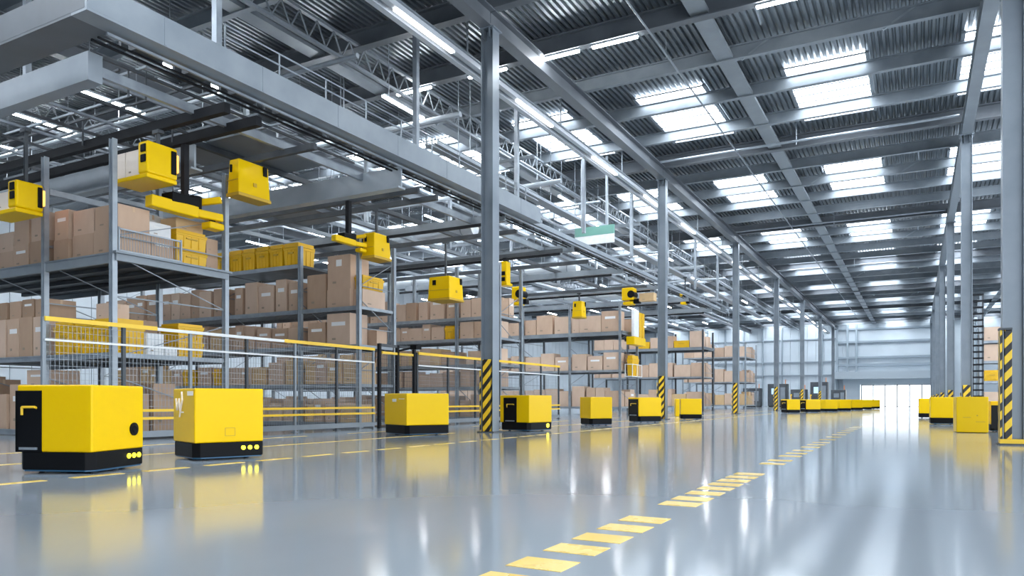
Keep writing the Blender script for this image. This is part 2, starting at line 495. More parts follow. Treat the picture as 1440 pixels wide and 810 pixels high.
# ------------------------------------------------------------------ mobile robots
def robot(label, X, Y, yaw, L, W, H=1.08, panel=None, lights=True, style=None, low=False, face=None):
    t = thing('mobile_robot', label, 'robot', (X, Y, 0), R(yaw), 'yellow warehouse robots on the floor')
    l, w, c = L / 2, W / 2, 0.09
    zb = 0.26 * H / 1.08
    if not low:
        oct_ = [(-l + c, -w), (l - c * 0.4, -w), (l, -w + c * 0.4), (l, w - c * 0.4), (l - c * 0.4, w), (-l + c, w), (-l, w - c), (-l, -w + c)]
        MB().prism(oct_, 0.045, zb).build('chassis', M['black'], t, bevel=0.008)
        inner = [(x * 0.97, y * 0.97) for x, y in oct_]
        MB().prism(inner, 0.025, 0.045).build('bumper_skirt', M['blue_trim'], t)
        for sx in (-0.3, 0.3):
            for sy in (-0.32, 0.32):
                MB().cyl((sx * L, sy * W - 0.03, 0.04), (sx * L, sy * W + 0.03, 0.04), 0.04, 14).build('wheel', M['rubber'], t)
        MB().box(-l + 0.005, -w + 0.005, zb, l - 0.005, w - 0.005, H).build('body', M['yellow'], t, bevel=0.022, seg=3)
    else:
        MB().box(-l, -w, 0.012, l, w, H).build('body', M['yellow'], t, bevel=0.015, seg=2)
        MB().box(-l + 0.04, -w + 0.04, 0.0, l - 0.04, w - 0.04, 0.012).build('skid', M['black'], t)
    if panel:                              # black bay on the left (-X) face; v runs 0..1 away from the near corner
        v0, v1 = panel
        y0, y1 = -w + v0 * W, -w + v1 * W
        p = MB().box(-l - 0.006, y0, zb + 0.002, -l + 0.02, y1, H - 0.07).build('service_bay', M['black_gloss'], t)
        ym = y0 + (y1 - y0) * 0.45
        hw = (y1 - y0) * 0.25
        MB().tube([(-l - 0.03, ym + hw, H * 0.66), (-l - 0.03, ym + hw, H * 0.75), (-l - 0.03, ym - hw, H * 0.75), (-l, ym - hw, H * 0.74)], 0.015).build('handle', M['rail_yellow'], p)
        MB().box(-l - 0.02, y0 + (y1 - y0) * 0.15, zb + 0.03, -l - 0.004, y1 - (y1 - y0) * 0.15, zb + 0.06).build('latch', M['galv'], p)
        if v1 > 0.97:                      # the bay wraps round the far corner
            MB().box(-l - 0.006, w - 0.02, zb + 0.002, l * 0.1 - l * 0.6, w + 0.006, H - 0.07).build('service_bay', M['black_gloss'], t)
    if face:                               # black bay on the right (-Y) face
        x0, x1 = -l + face[0] * L, -l + face[1] * L
        p = MB().box(x0, -w - 0.008, 0.1, x1, -w + 0.02, H - 0.12).build('service_bay', M['black_gloss'], t)
        xm = (x0 + x1) / 2
        MB().tube([(xm - 0.16, -w - 0.03, H * 0.72), (xm + 0.1, -w - 0.03, H * 0.72), (xm + 0.13, -w - 0.03, H * 0.66),
                   (xm + 0.1, -w - 0.03, H * 0.6), (xm - 0.16, -w - 0.03, H * 0.6)], 0.02).build('handle', M['rail_yellow'], p)
    if lights and not low:
        for k in range(3):
            xx = l - 0.12 - 0.105 * k
            MB().cyl((xx, -w + 0.01, zb * 0.66), (xx, -w - 0.012, zb * 0.66), 0.032, 14).build('indicator_light', M['indicator'], t)
    if style == 'sensor':
        s = MB().cyl((l - 0.22, -w + 0.02, 0.52), (l - 0.22, -w - 0.012, 0.52), 0.085, 24).build('camera_port', M['black'], t)
        MB().cyl((l - 0.22, -w - 0.010, 0.52), (l - 0.22, -w - 0.018, 0.52), 0.045, 20).build('lens', M['black_gloss'], s)
        MB().cyl((-l + 0.3, -w + 0.3, H - 0.012), (-l + 0.3, -w + 0.3, H + 0.0), 0.05, 12)
    if style == 'logo':
        g = MB()
        yy, zz, s = -w + W * 0.62, H * 0.80, 1.3
        pts = [(0.15, 0.05), (0.11, -0.09), (0.045, 0.05), (0.0, -0.10), (-0.07, 0.03), (-0.05, 0.13)]
        for (a, b_), (c_, d_) in zip(pts[:-1], pts[1:]):
            g.bar((-l - 0.001, yy + a * s, zz + b_ * s), (-l - 0.001, yy + c_ * s, zz + d_ * s), 0.035, 0.012)
        g.bar((-l - 0.001, yy, zz - 0.13), (-l - 0.001, yy + 0.03, zz - 0.22), 0.03, 0.008)
        g.build('logo', M['logo_white'], t)
        MB().box(-l - 0.002, -w + 0.06, H * 0.90, -l + 0.01, -w + 0.30, H * 0.96).build('serial_plate', M['logo_white'], t)
        MB().box(-l - 0.002, yy - 0.12, H * 0.655, -l + 0.01, yy + 0.05, H * 0.675).build('printed_line', M['logo_white'], t)
        h = MB()
        hx, hz = -l + L * 0.5, 0.42
        for a, b_ in (((-0.075, -0.06), (0.075, -0.06)), ((0.075, -0.06), (0.075, 0.06)), ((0.075, 0.06), (-0.075, 0.06)), ((-0.075, 0.06), (-0.075, -0.06))):
            h.bar((hx + a[0], -w + 0.003, hz + a[1]), (hx + b_[0], -w + 0.003, hz + b_[1]), 0.008, 0.008)
        h.build('hatch_seam', M['tote_dark'], t)
    if style == 'dot':
        MB().box(-l - 0.003, -w + W * 0.45, H * 0.80, -l + 0.01, -w + W * 0.62, H * 0.87).build('sticker', M['label'], t)
        MB().box(-l - 0.003, -w + W * 0.1, H * 0.86, -l + 0.01, -w + W * 0.33, H * 0.875).build('printed_line', M['logo_white'], t)
    if style == 'seam':
        MB().box(-l + 0.2 * L, -w - 0.002, H * 0.42, -l + 0.45 * L, -w + 0.01, H * 0.435).box(-l + 0.6 * L, -w - 0.002, H * 0.30, -l + 0.9 * L, -w + 0.01, H * 0.315).build('vent_slot', M['tote_dark'], t)
        MB().cyl((-l + 0.65 * L, -w + 0.005, H * 0.48), (-l + 0.65 * L, -w - 0.004, H * 0.48), 0.02, 12).build('button', M['tote_dark'], t)
    if style == 'lamp':
        MB().cyl((l - 0.22, -w + 0.01, zb * 0.62), (l - 0.22, -w - 0.014, zb * 0.62), 0.06, 16).build('headlamp', M['indicator'], t)
    if style == 'post':
        MB().cyl((0.1, 0.1, H - 0.02), (0.1, 0.1, H + 0.28), 0.03, 10).cyl((0.1, 0.1, H + 0.28), (0.1, 0.1, H + 0.36), 0.07, 12).build('mast', M['rail_yellow'], t)
    return t


robot('yellow robot nearest the camera with a black bay and round black lens', -9.49, 5.80, 111.6, 1.04, 1.01, 1.09, (0.66, 1.0), True, 'sensor')
robot('yellow robot with white flame logo and small square hatch, second from the left', -9.665, 8.07, 70.6, 1.066, 0.957, 1.08, None, True, 'logo')
robot('yellow robot with white sticker just left of the first striped column', -11.67, 16.11, 63.6, 1.25, 1.30, 1.08, None, False, 'dot')
robot('yellow robot with black bay and round headlamp just right of the first striped column', -10.25, 19.67, 78.6, 1.10, 1.12, 1.05, (0.42, 0.86), False, 'lamp')
robot('plain yellow robot between the lamp robot and the black-panelled robot', -10.29, 25.26, 48.6, 0.88, 0.90, 1.02, None, False, None)
robot('yellow robot with black panel just left of the second striped column', -9.98, 29.84, 48.6, 1.07, 0.90, 1.02, (0.05, 0.95), False, None)
robot('plain yellow robot just right of the second striped column', -9.52, 35.25, 20.0, 0.98, 0.90, 0.98, None, False, None)
robot('dull yellow bin robot half hidden behind the second striped column', -11.45, 41.0, 22.0, 0.95, 0.8, 0.98, None, False, None, low=True)
far = [(-7.95, 56.0, 36, 0.95, 1.0), (-7.1, 59.9, 36, 1.12, 1.0), (-6.24, 64.0, 38, 1.05, 0.9), (-5.6, 68.8, 38, 1.05, 0.9),
       (-5.05, 74.2, 38, 1.1, 0.9), (-4.6, 80.0, 38, 1.1, 0.9), (-4.1, 86.0, 38, 1.1, 0.9)]
for k, (X, Y, yw, L, W) in enumerate(far):
    robot('small yellow robot, %s from the left in the distant row by the doorway' % ORD[k], X, Y, yw, L, W, 0.97,
          (0.1, 0.95) if k in (0, 1, 4) else None, False, 'post' if k in (0, 1) else None)
robot('tall yellow bin robot in front of the right columns, reaching to the floor', 1.31, 24.62, 3.0, 0.76, 0.9, 1.0, None, False, 'seam', low=True)
robot('dark-faced robot with yellow handle beside the right striped column', 2.20, 25.6, 3.0, 0.80, 0.9, 0.88, None, False, None, face=(0.02, 0.98))
robot('yellow robot with black base, second in the right-hand row', 0.83, 32.45, 3.0, 0.84, 0.8, 1.02, None, False, None)
robot('yellow robot farthest back in the right-hand row', 0.42, 43.6, 3.0, 0.75, 0.8, 1.0, None, False, None)

# ------------------------------------------------------------------ cartons and totes
cache = {}


def carton_meshes(w, d, h):
    key = (w, d, h)
    if key not in cache:
        b = MB()
        b.box(-w / 2, 0, 0, w / 2, d, h - 0.006)
        b.box(-w / 2, 0, h - 0.006, w / 2, d / 2 - 0.006, h).box(-w / 2, d / 2 + 0.006, h - 0.006, w / 2, d, h)
        tp = MB().box(-w / 2 - 0.002, d / 2 - 0.03, h, w / 2 + 0.002, d / 2 + 0.03, h + 0.002)
        tp.box(w / 2 + 0.0, d / 2 - 0.03, h - 0.12, w / 2 + 0.002, d / 2 + 0.03, h + 0.002)
        lb = MB().box(-w * 0.30, -0.004, h * 0.62, w * 0.30, 0, h * 0.74)
        mk_ = MB().box(-w * 0.28, -0.003, h * 0.18, -w * 0.12, 0, h * 0.24)
        cache[key] = (b, tp, lb, mk_)
    return cache[key]


made = {}


def carton(label, group, x, y, z, w, d, h, tone=0, detail=True, paper=False, rz=0.0, name='cardboard_box', mat_=None):
    """x: middle of its front face, y: front face"""
    w, d, h = round(w, 2), round(d, 2), round(h, 2)
    b, tp, lb, mk_ = carton_meshes(w, d, h)
    key = (w, d, h, tone, mat_.name if mat_ else '')
    if key not in made:
        made[key] = b.mesh(name, mat_ or CART[tone])
    o = link(name, made[key], None, (x, y, z), rz)
    tag(o, label, 'box', group)
    if detail:
        for nm, src, m in (('tape', tp, M['tape']), ('printed_mark', mk_, M['print_grey'])) + ((('paper_label', lb, M['label']),) if paper else ()):
            k2 = (key, nm)
            if k2 not in made:
                made[k2] = src.mesh(nm, m)
            link(nm, made[k2], o)
    return o


def tote_proto(w, d, h, m):
    body = MB().frustum(-w / 2, 0, w / 2, d, 0, h * 0.80, 0.025)
    body.box(-w / 2 - 0.012, -0.012, h * 0.70, w / 2 + 0.012, d + 0.012, h * 0.80)
    for k in range(1, 4):
        xx = -w / 2 + w * k / 4
        body.box(xx - 0.012, -0.004, 0.03, xx + 0.012, 0.02, h * 0.70)
        yy = d * k / 4
        body.box(w / 2 - 0.02, yy - 0.012, 0.03, w / 2 + 0.004, yy + 0.012, h * 0.70)
    lid = MB().box(-w / 2 - 0.016, -0.016, h * 0.81, w / 2 + 0.016, d + 0.016, h * 0.86).frustum(-w / 2 + 0.02, 0.02, w / 2 - 0.02, d - 0.02, h * 0.86, h, -0.0)
    grip = MB().box(-w * 0.18, -0.022, h * 0.52, w * 0.18, 0.0, h * 0.60)
    return body.mesh('yellow_tote', m), lid.mesh('lid', m), grip.mesh('grip', M['tote_dark'])


def tote(label, group, x, y, z, w, d, h, m=None, rz=0.0):
    m = m or M['tote_yellow']
    key = ('tote', round(w, 2), round(d, 2), round(h, 2), m.name)
    if key not in made:
        made[key] = tote_proto(w, d, h, m)
    a, b, c = made[key]
    o = link('yellow_tote', a, None, (x, y, z), rz)
    tag(o, label, 'tote', group)
    link('lid', b, o)
    link('grip', c, o)
    return o


# ------------------------------------------------------------------ pallet racks
def rack(label, xs, yf, yb, decks, top, ybs=None, solid=(), dark=(), name='pallet_rack', face=M['galv']):
    """xs: post lines (first = aisle end), decks: heights of the load surface"""
    xe, xl = xs[0], xs[-1]
    t = thing(name, label, 'rack', (xe, yf, 0), 0, 'steel racks full of cartons')
    dep = yb - yf
    for x in xs:
        for yy, nm in ((0.0, 'upright'), (dep, 'upright')):
            p = MB()
            X = x - xe
            p.box(X - 0.07, yy - 0.06, 0.02, X - 0.05, yy + 0.06, top).box(X + 0.05, yy - 0.06, 0.02, X + 0.07, yy + 0.06, top)
            p.box(X - 0.05, yy - 0.02, 0.02, X + 0.05, yy + 0.02, top)
            p.box(X - 0.11, yy - 0.10, 0.0, X + 0.11, yy + 0.10, 0.02)
            p.build(nm, face, t)
        b = MB()
        z = 0.5
        k = 0
        while z < top - 1.0:
            b.bar((X, 0.05, z), (X, dep - 0.05, z + 0.0), 0.028)
            b.bar((X, 0.05 if k % 2 else dep - 0.05, z), (X, dep - 0.05 if k % 2 else 0.05, z + 0.95), 0.022)
            z += 1.4
            k += 1
        b.build('frame_brace', M['mid_beam'], t)
    for z in decks:
        thick = 0.24 if z in solid else 0.13
        for a, b_ in zip(xs[:-1], xs[1:]):
            A, B = a - xe, b_ - xe
            MB().box(B + 0.07, -0.035, z - thick, A - 0.07, 0.035, z).box(B + 0.07, -0.05, z - 0.03, A - 0.07, 0.04, z + 0.004).build('beam', M['mid_beam'] if z in solid else M['galv'], t)
            MB().box(B + 0.07, dep - 0.035, z - thick, A - 0.07, dep + 0.035, z).build('beam', M['mid_beam'], t)
        if z in solid:
            dk_ = MB().box(xl - xe, 0.036, z - 0.10, 0.0, dep - 0.036, z - 0.01)
            n = int(dep / 0.8) + 1
            for k in range(1, n):
                dk_.box(xl - xe, dep * k / n - 0.05, z - 0.2, -0.05, dep * k / n + 0.05, z - 0.1)
            dk_.build('deck', M['charcoal'], t)
            MB().box(0.02, 0.0, z - 0.19, 0.12, dep, z - 0.02).box(0.08, -0.06, z - 0.03, 0.20, dep + 0.06, z + 0.02).build('edge_channel', M['mid_beam'], t)
        else:
            dk_ = MB()
            n = int((xe - xl) / 0.22)
            for k in range(n):
                xx = xl - xe + (xe - xl) * (k + 0.5) / n
                dk_.box(xx - 0.07, 0.036, z - 0.03, xx + 0.07, dep - 0.036, z - 0.005)
            dk_.build('deck', M['charcoal'], t)
            MB().box(-0.03, 0.06, z - 0.10, 0.03, dep - 0.06, z - 0.0).build('side_rail', M['galv'], t)
    return t


def fill(rk, lev, xs, yf, z, hmin, hmax, wmin, wmax, depth=0.85, detail=True, paper=0.35, stack=0.0, tones=(0, 0, 1, 2, 1), totes=0.0, gap=0.03, skip=(), tall=None):
    """one row of cartons along the front of a deck, from the aisle end leftwards"""
    grp = 'cartons in the %s' % rk
    k = 0
    for a, b_ in zip(xs[:-1], xs[1:]):
        x = a - 0.12
        while True:
            w = round(random.uniform(wmin, wmax) / 0.05) * 0.05
            room = x - (b_ + 0.10)
            if room < 0.35:
                break
            if room - w < 0.4:
                w = math.floor(min(room, w * 1.35) / 0.05 + 1e-6) * 0.05 if room < w * 1.35 else round(room / 2 / 0.05) * 0.05 - 0.02
            h = round(random.uniform(hmin, hmax) / 0.05) * 0.05
            y = yf + 0.07 + random.choice((0, 0.02, 0.05))
            if k not in skip:
                o_ = ORD[min(k, 29)]
                if random.random() < totes:
                    tote('yellow plastic tote, %s from aisle end, %s, %s' % (o_, lev, rk), grp, x - w / 2, y, z, w - 0.04, depth * 0.9, min(h, 0.62))
                else:
                    tn_ = random.choice(tones)
                    two = random.random() < stack
                    nm = '%s carton%s, %s from aisle end, %s, %s'
                    carton(nm % (TONE[tn_], ' under another' if two else '', o_, lev, rk), grp, x - w / 2, y, z, w, depth, h, tn_, detail, random.random() < paper)
                    if two:
                        h2 = round(random.uniform(0.3, 0.5) / 0.05) * 0.05
                        t2 = random.choice(tones)
                        carton('%s carton stacked on the %s from aisle end, %s, %s' % (TONE[t2], o_, lev, rk), grp, x - w / 2, y + 0.02, z + h + 0.004, w - 0.05, depth - 0.05, h2, t2, detail, random.random() < paper)
            x -= w + gap + random.choice((0, 0, 0, 0.04, 0.12))
            k += 1


def side(rk, lev, xe, y0, y1, z, hmin, hmax, wmin=0.5, wmax=0.8, depth=0.7, detail=True, tones=(0, 1, 2), stack=0.0):
    """a file of cartons along the aisle end of a rack, behind the front row"""
    grp = 'cartons in the %s' % rk
    y, k = y0, 0
    while True:
        w = round(random.uniform(wmin, wmax) / 0.05) * 0.05
        if y + w > y1:
            break
        h = round(random.uniform(hmin, hmax) / 0.05) * 0.05
        tn_ = random.choice(tones)
        carton('%s carton, %s back along the aisle side, %s, %s' % (TONE[tn_], ORD[k], lev, rk), grp, xe - 0.10, y + w / 2, z, w, depth, h, tn_, detail, random.random() < 0.4, R(90))
        if random.random() < stack:
            h2 = round(random.uniform(0.3, 0.5) / 0.05) * 0.05
            carton('%s carton on the %s along the aisle side, %s, %s' % (TONE[tn_], ORD[k], lev, rk), grp, xe - 0.12, y + w / 2, z + h, w - 0.05, depth - 0.05, h2, tn_, detail, False, R(90))
        y += w + 0.04
        k += 1


# --- nearest rack
XE = -16.2
B1 = [XE, -18.9, -21.6, -24.3]
r1 = rack('grey steel rack nearest the camera with a solid upper deck', B1, 10.6, 13.75, (0.16, 2.0, 4.3), 6.9, solid=(4.3,))
n1 = 'nearest rack'
wg = MB()
for z in (4.36, 4.86):
    wg.bar((0.06, 0.1, z), (0.06, 1.75, z), 0.035)
for yy in (0.1, 1.75):
    wg.bar((0.06, yy, 4.3), (0.06, yy, 4.9), 0.035)
k = 0.16
while k < 1.72:
    wg.box(0.055, k, 4.36, 0.065, k + 0.008, 4.86)
    k += 0.07
wg.build('wire_guard', M['galv'], r1)
MB().box(-2.73, 0.1, 6.0, -2.67, 3.1, 6.14).build('top_rail', M['galv'], r1)
# top deck
top_items = [  # x, y, w, d, h, stacked height, tone
    (-16.72, 10.75, 0.90, 0.85, 0.62, 0.55, 0), (-17.68, 10.80, 0.85, 0.8, 0.60, 0.60, 0), (-18.50, 10.75, 0.60, 0.8, 0.55, 0.72, 1),
    (-19.45, 10.75, 0.75, 0.8, 0.62, 0.70, 1), (-20.25, 10.75, 0.7, 0.8, 0.60, 0.62, 0), (-21.05, 10.8, 0.7, 0.8, 0.5, 0.5, 0)]
for k, (x, y, w, d, h, h2, tn_) in enumerate(top_items):
    carton('%s carton, %s from aisle end, upper deck, bottom of two, %s' % (TONE[tn_], ORD[k], n1), 'cartons on the nearest upper deck', x, y, 4.3, w, d, h, tn_, True, k == 4)
    carton('%s carton, %s from aisle end, upper deck, top of two, %s' % (TONE[2 if k % 2 else 0], ORD[k], n1), 'cartons on the nearest upper deck', x, y + 0.02, 4.304 + h, w - 0.03, d - 0.04, h2, 2 if k % 2 else 0, True, k == 2)
tote('upper yellow tote of the two stacked on the nearest upper deck', 'yellow totes on the nearest upper deck', -16.32, 12.8, 4.3 + 0.465, 0.90, 0.75, 0.455, rz=R(90))
tote('lower yellow tote of the two stacked on the nearest upper deck', 'yellow totes on the nearest upper deck', -16.32, 12.8, 4.3, 0.92, 0.75, 0.46, rz=R(90))
carton('golden brown carton lying on the stacked yellow totes of the nearest rack', 'cartons on the nearest upper deck', -16.4, 12.8, 4.3 + 0.925, 0.8, 0.6, 0.3, 4, True, False, R(90))
carton('dark brown carton behind the yellow totes on the nearest upper deck', 'cartons on the nearest upper deck', -16.35, 13.45, 4.3, 0.36, 0.8, 0.5, 1, True, False, R(90))
carton('dark brown carton at the far edge of the nearest upper deck, upper one', 'cartons on the nearest upper deck', -16.35, 13.45, 4.8, 0.36, 0.8, 0.35, 1, True, False, R(90))
for k, (y, w, h, tn_) in enumerate(((11.45, 0.0, 0, 0), (11.98, 0.62, 0.62, 0))):
    if w:
        carton('brown carton standing in front of the yellow totes on the nearest deck', 'cartons on the nearest upper deck', -16.35, y, 4.3, w, 0.8, h, tn_, True, True, R(90))
carton('white printed carton on the upper deck behind the wire tray, nearest rack', 'cartons on the nearest upper deck', -17.72, 11.8, 4.3, 1.0, 1.1, 1.35, 0, True, False, 0, 'white_carton', M['white_box'])
carton('white carton on the nearest upper deck beside the yellow totes', 'cartons on the nearest upper deck', -16.40, 11.95, 4.92, 0.6, 0.7, 0.34, 0, True, True, R(90), 'white_carton', M['white_box'])
# middle deck
mid = [(-19.35, 0.50, 1.0, 2), (-19.92, 0.55, 1.02, 1), (-20.5, 0.55, 1.0, 0), (-21.12, 0.5, 1.0, 2)]
for k, (x, w, h, tn_) in enumerate(mid):
    carton('%s tall carton, %s left of the second post, middle deck, nearest rack' % (TONE[tn_], ORD[k]), 'cartons on the nearest middle deck', x, 10.7, 2.0, w, 0.8, h, tn_, True, k in (0, 2))
    carton('%s wide carton lying on the %s tall one, middle deck, nearest rack' % (TONE[3 if k % 2 else 1], ORD[k]), 'cartons on the nearest middle deck', x, 10.75, 2.004 + h, w - 0.03, 0.75, 0.45, 3 if k % 2 else 1, True, k == 1)
for k, x in enumerate((-16.75, -17.55, -18.35)):
    tote('large yellow tote, %s from the aisle post on the nearest middle deck' % ORD[k], 'yellow totes on the nearest middle deck', x, 10.72, 2.0, 0.74, 0.8, 0.82)
carton('pale brown carton on top of the large yellow totes, nearest rack', 'cartons on the nearest middle deck', -16.9, 10.8, 2.83, 0.5, 0.5, 0.36, 2)
carton('white carton with black print on the nearest middle deck side', 'cartons on the nearest middle deck', -16.3, 11.75, 2.0, 0.46, 0.5, 0.52, 0, True, False, R(90), 'white_carton', M['white_box'])
carton('small white carton beside the stacked yellow totes at the rack side', 'cartons on the nearest middle deck', -16.3, 12.18, 2.0, 0.36, 0.4, 0.22, 0, True, False, R(90), 'white_carton', M['white_box'])
tote('upper yellow tote of the pair at the aisle side of the nearest rack', 'yellow totes at the nearest rack side', -16.28, 12.75, 2.42, 0.75, 0.7, 0.42, rz=R(90))
tote('lower yellow tote of the pair at the aisle side of the nearest rack', 'yellow totes at the nearest rack side', -16.28, 12.75, 2.0, 0.75, 0.7, 0.42, rz=R(90))
side(n1, 'middle deck', XE - 1.5, 11.7, 13.5, 2.0, 0.7, 1.1, 0.5, 0.7)
# floor deck
fill(n1, 'lowest deck', B1, 10.6, 0.16, 0.75, 1.15, 0.6, 0.95, 0.9, True, 0.2, 0.3)
side(n1, 'lowest deck', XE, 11.7, 13.6, 0.16, 0.7, 1.3, 0.5, 0.8, 0.8)

# --- second rack
B2 = [XE, -18.8, -22.6, -26.4, -30.0]
r2 = rack('grey steel rack second from the camera, tall brown carton stack at its end', B2, 19.15, 21.0, (0.16, 1.45, 2.75, 4.03), 6.25)
n2 = 'second rack'
g2 = 'cartons on the second rack'
carton('tall brown carton with white emblem on the upper deck, second rack', g2, -17.15, 19.25, 4.65, 1.0, 0.95, 1.15, 0, True, False)
carton('brown carton under the tall emblem carton, upper deck, second rack', g2, -17.15, 19.22, 4.03, 1.0, 1.0, 0.62, 0)
MB().box(-0.12, -0.006, 0.78, 0.12, 0, 1.0).build('emblem', M['label'], bpy.data.objects[[o.name for o in col.objects if o.get('label', '').startswith('tall brown carton with white emblem')][0]])
tote('flat yellow tote beside the tall emblem carton on the second rack', 'yellow totes on the second rack', -16.28, 20.0, 4.65, 1.1, 0.36, 0.46, rz=R(90))
carton('brown carton under the flat yellow tote, upper deck, second rack', g2, -16.26, 20.0, 4.03, 1.2, 0.38, 0.6, 2, True, False, R(90))
carton('dark brown carton left of the tall emblem carton, upper deck, second rack', g2, -18.2, 19.3, 4.03, 0.85, 0.9, 1.2, 1)
fill(n2, 'upper deck', [-18.8, -22.6, -26.4, -30.0], 19.15, 4.03, 0.95, 1.15, 0.45, 0.75, 0.9, True, 0.6)
carton('brown upright carton at the aisle end on the middle deck, second rack', g2, -17.15, 19.22, 2.75, 1.0, 0.9, 1.08, 2, True, True)
carton('dark brown low carton left of the upright end carton, second rack', g2, -18.15, 19.25, 2.75, 0.8, 0.9, 0.82, 1, True, True)
fill(n2, 'middle deck', [-18.8, -22.6, -26.4, -30.0], 19.15, 2.75, 0.65, 0.95, 0.5, 0.8, 0.9, True, 0.4, 0.0, (0, 1, 4, 2))
side(n2, 'middle deck', XE, 20.2, 20.95, 2.75, 0.5, 0.6, 0.5, 0.6)
fill(n2, 'second lowest deck', B2, 19.15, 1.45, 0.6, 0.95, 0.5, 0.8, 0.9, True, 0.3, 0, (0, 2, 4, 4), 0.15)
fill(n2, 'lowest deck', B2, 19.15, 0.16, 0.6, 0.95, 0.5, 0.8, 0.9, True, 0.3, 0.0, (2, 2, 4, 0))
# high shelf with the row of yellow totes
for a_, b_ in ((-18.8, -22.6), (-22.6, -26.4)):
    A, B = a_ - XE - 0.075, b_ - XE + 0.075
    MB().box(B, -0.035, 5.5, A, 0.035, 5.63).build('beam', M['galv'], r2)
    MB().box(B, 1.815, 5.5, A, 1.885, 5.63).build('beam', M['galv'], r2)
    MB().box(B, 0.036, 5.54, A, 1.81, 5.625).build('deck', M['charcoal'], r2)
x = -19.0
k = 0
while x - 0.72 > -26.2:
    w = 0.62 if k else 0.7
    tote('yellow lidded tote, %s from the right on the high shelf of the second rack' % ORD[k], 'yellow totes on the high shelf', x - w / 2, 19.25, 5.635, w, 0.8, 0.80)
    x -= w + 0.07
    k += 1

# --- third rack
B3 = [-16.0, -18.2, -22.0, -25.8, -29.6]
rack('grey steel rack third from the camera, behind the first striped column', B3, 28.2, 30.2, (0.16, 1.5, 2.5, 3.66, 4.6), 6.9)
n3 = 'third rack'
fill(n3, 'top deck', B3, 28.2, 4.6, 0.7, 1.1, 0.45, 0.75, 0.9, True, 0.45, 0.0, (0, 1, 2, 2))
fill(n3, 'second highest deck', B3, 28.2, 3.66, 0.6, 0.78, 0.45, 0.75, 0.9, True, 0.45, 0.0, (0, 2, 2), 0.08)
fill(n3, 'third highest deck', B3, 28.2, 2.5, 0.6, 0.9, 0.5, 0.8, 0.9, False, 0.3, 0.0, (0, 4, 2), 0.05)
fill(n3, 'second lowest deck', B3, 28.2, 1.5, 0.6, 0.8, 0.5, 0.8, 0.9, False, 0.3)
fill(n3, 'lowest deck', B3, 28.2, 0.16, 0.7, 1.1, 0.5, 0.9, 0.9, False, 0.3)
side(n3, 'top deck', -16.0, 29.26, 30.12, 4.6, 0.8, 1.0, 0.4, 0.45)

# --- fourth rack
B4 = [XE, -19.6, -23.0, -26.4, -29.8]
rack('long grey rack fourth from the camera with thick dark upper deck', B4, 43.7, 46.9, (0.5, 2.8, 5.2), 6.9, solid=(5.2,))
n4 = 'fourth rack'
tr_ = MB()
fill(n4, 'upper deck', B4, 43.7, 5.2, 0.9, 1.5, 0.7, 1.5, 1.0, True, 0.2, 0.25, (0, 2, 2, 0))
fill(n4, 'middle deck', B4, 43.7, 2.8, 0.85, 1.15, 0.75, 1.05, 1.0, True, 0.25, 0.0, (2, 2, 0), 0.08, 0.08)
fill(n4, 'lowest deck', B4, 43.7, 0.5, 1.0, 1.4, 0.6, 0.9, 1.0, False, 0.3, 0.0, (2, 2, 0))
side(n4, 'middle deck', XE, 44.9, 46.8, 2.8, 0.8, 1.2, 0.6, 0.9)
side(n4, 'lowest deck', XE, 44.9, 46.8, 0.5, 0.9, 1.3, 0.6, 0.9)
side(n4, 'upper deck', XE, 45.9, 46.8, 5.2, 0.9, 1.2, 0.4, 0.8)
tote('tall yellow tote at the aisle side of the middle deck, fourth rack', 'yellow totes on the fourth rack', XE + 0.56, 45.0, 2.42, 1.2, 0.34, 1.3, rz=R(90))
hb = thing('ledge_basket', 'small white railed ledge at the aisle side of the fourth rack', 'basket', (XE + 0.13, 44.2, 2.4))
b = MB()
for z in (0.0, 0.75):
    b.bar((0, 0, z), (0.5, 0, z), 0.04).bar((0.5, 0, z), (0.5, 1.8, z), 0.04).bar((0.5, 1.8, z), (0, 1.8, z), 0.04)
for (px_, py_) in ((0.5, 0), (0.5, 0.9), (0.5, 1.8), (0.03, 0), (0.03, 1.8)):
    b.bar((px_, py_, 0), (px_, py_, 0.75), 0.04)
b.build('railing', M['white_rail'], hb)
MB().box(-0.02, 0, -0.05, 0.5, 1.8, 0.0).build('shelf_board', M['galv'], hb)

# --- fifth and sixth racks
B5 = [XE, -19.6, -23.0, -26.4]
rack('dark-posted rack fifth from the camera, beyond the second striped column', B5, 64.0, 67.5, (0.4, 2.95, 5.5), 7.0, solid=(5.5,), face=M['charcoal'])
n5 = 'fifth rack'
fill(n5, 'upper deck', B5, 64.0, 5.5, 0.9, 1.5, 0.9, 1.5, 1.1, False, 0, 0.2, (0, 2, 2), 0.1)
fill(n5, 'middle deck', B5, 64.0, 2.95, 1.0, 1.4, 0.9, 1.5, 1.1, False, 0, 0, (2, 2, 0))
fill(n5, 'lowest deck', B5, 64.0, 0.4, 1.0, 1.5, 0.9, 1.4, 1.1, False, 0, 0, (2, 0, 4))
side(n5, 'upper deck', XE, 65.4, 67.4, 5.5, 0.9, 1.3, 0.8, 0.95, 0.8, False)
side(n5, 'middle deck', XE, 65.4, 67.4, 2.95, 0.9, 1.3, 0.8, 0.95, 0.8, False)
side(n5, 'lowest deck', XE, 65.4, 67.4, 0.4, 0.9, 1.3, 0.8, 0.95, 0.8, False)
B6 = [XE, -19.6, -23.0]
rack('grey rack sixth from the camera, beyond the third striped column', B6, 82.0, 88.0, (0.4, 2.9, 5.6), 7.2)
n6 = 'sixth rack'
fill(n6, 'upper deck', B6, 82.0, 5.6, 1.0, 1.6, 0.9, 1.5, 1.1, False, 0, 0, (0, 2, 2))
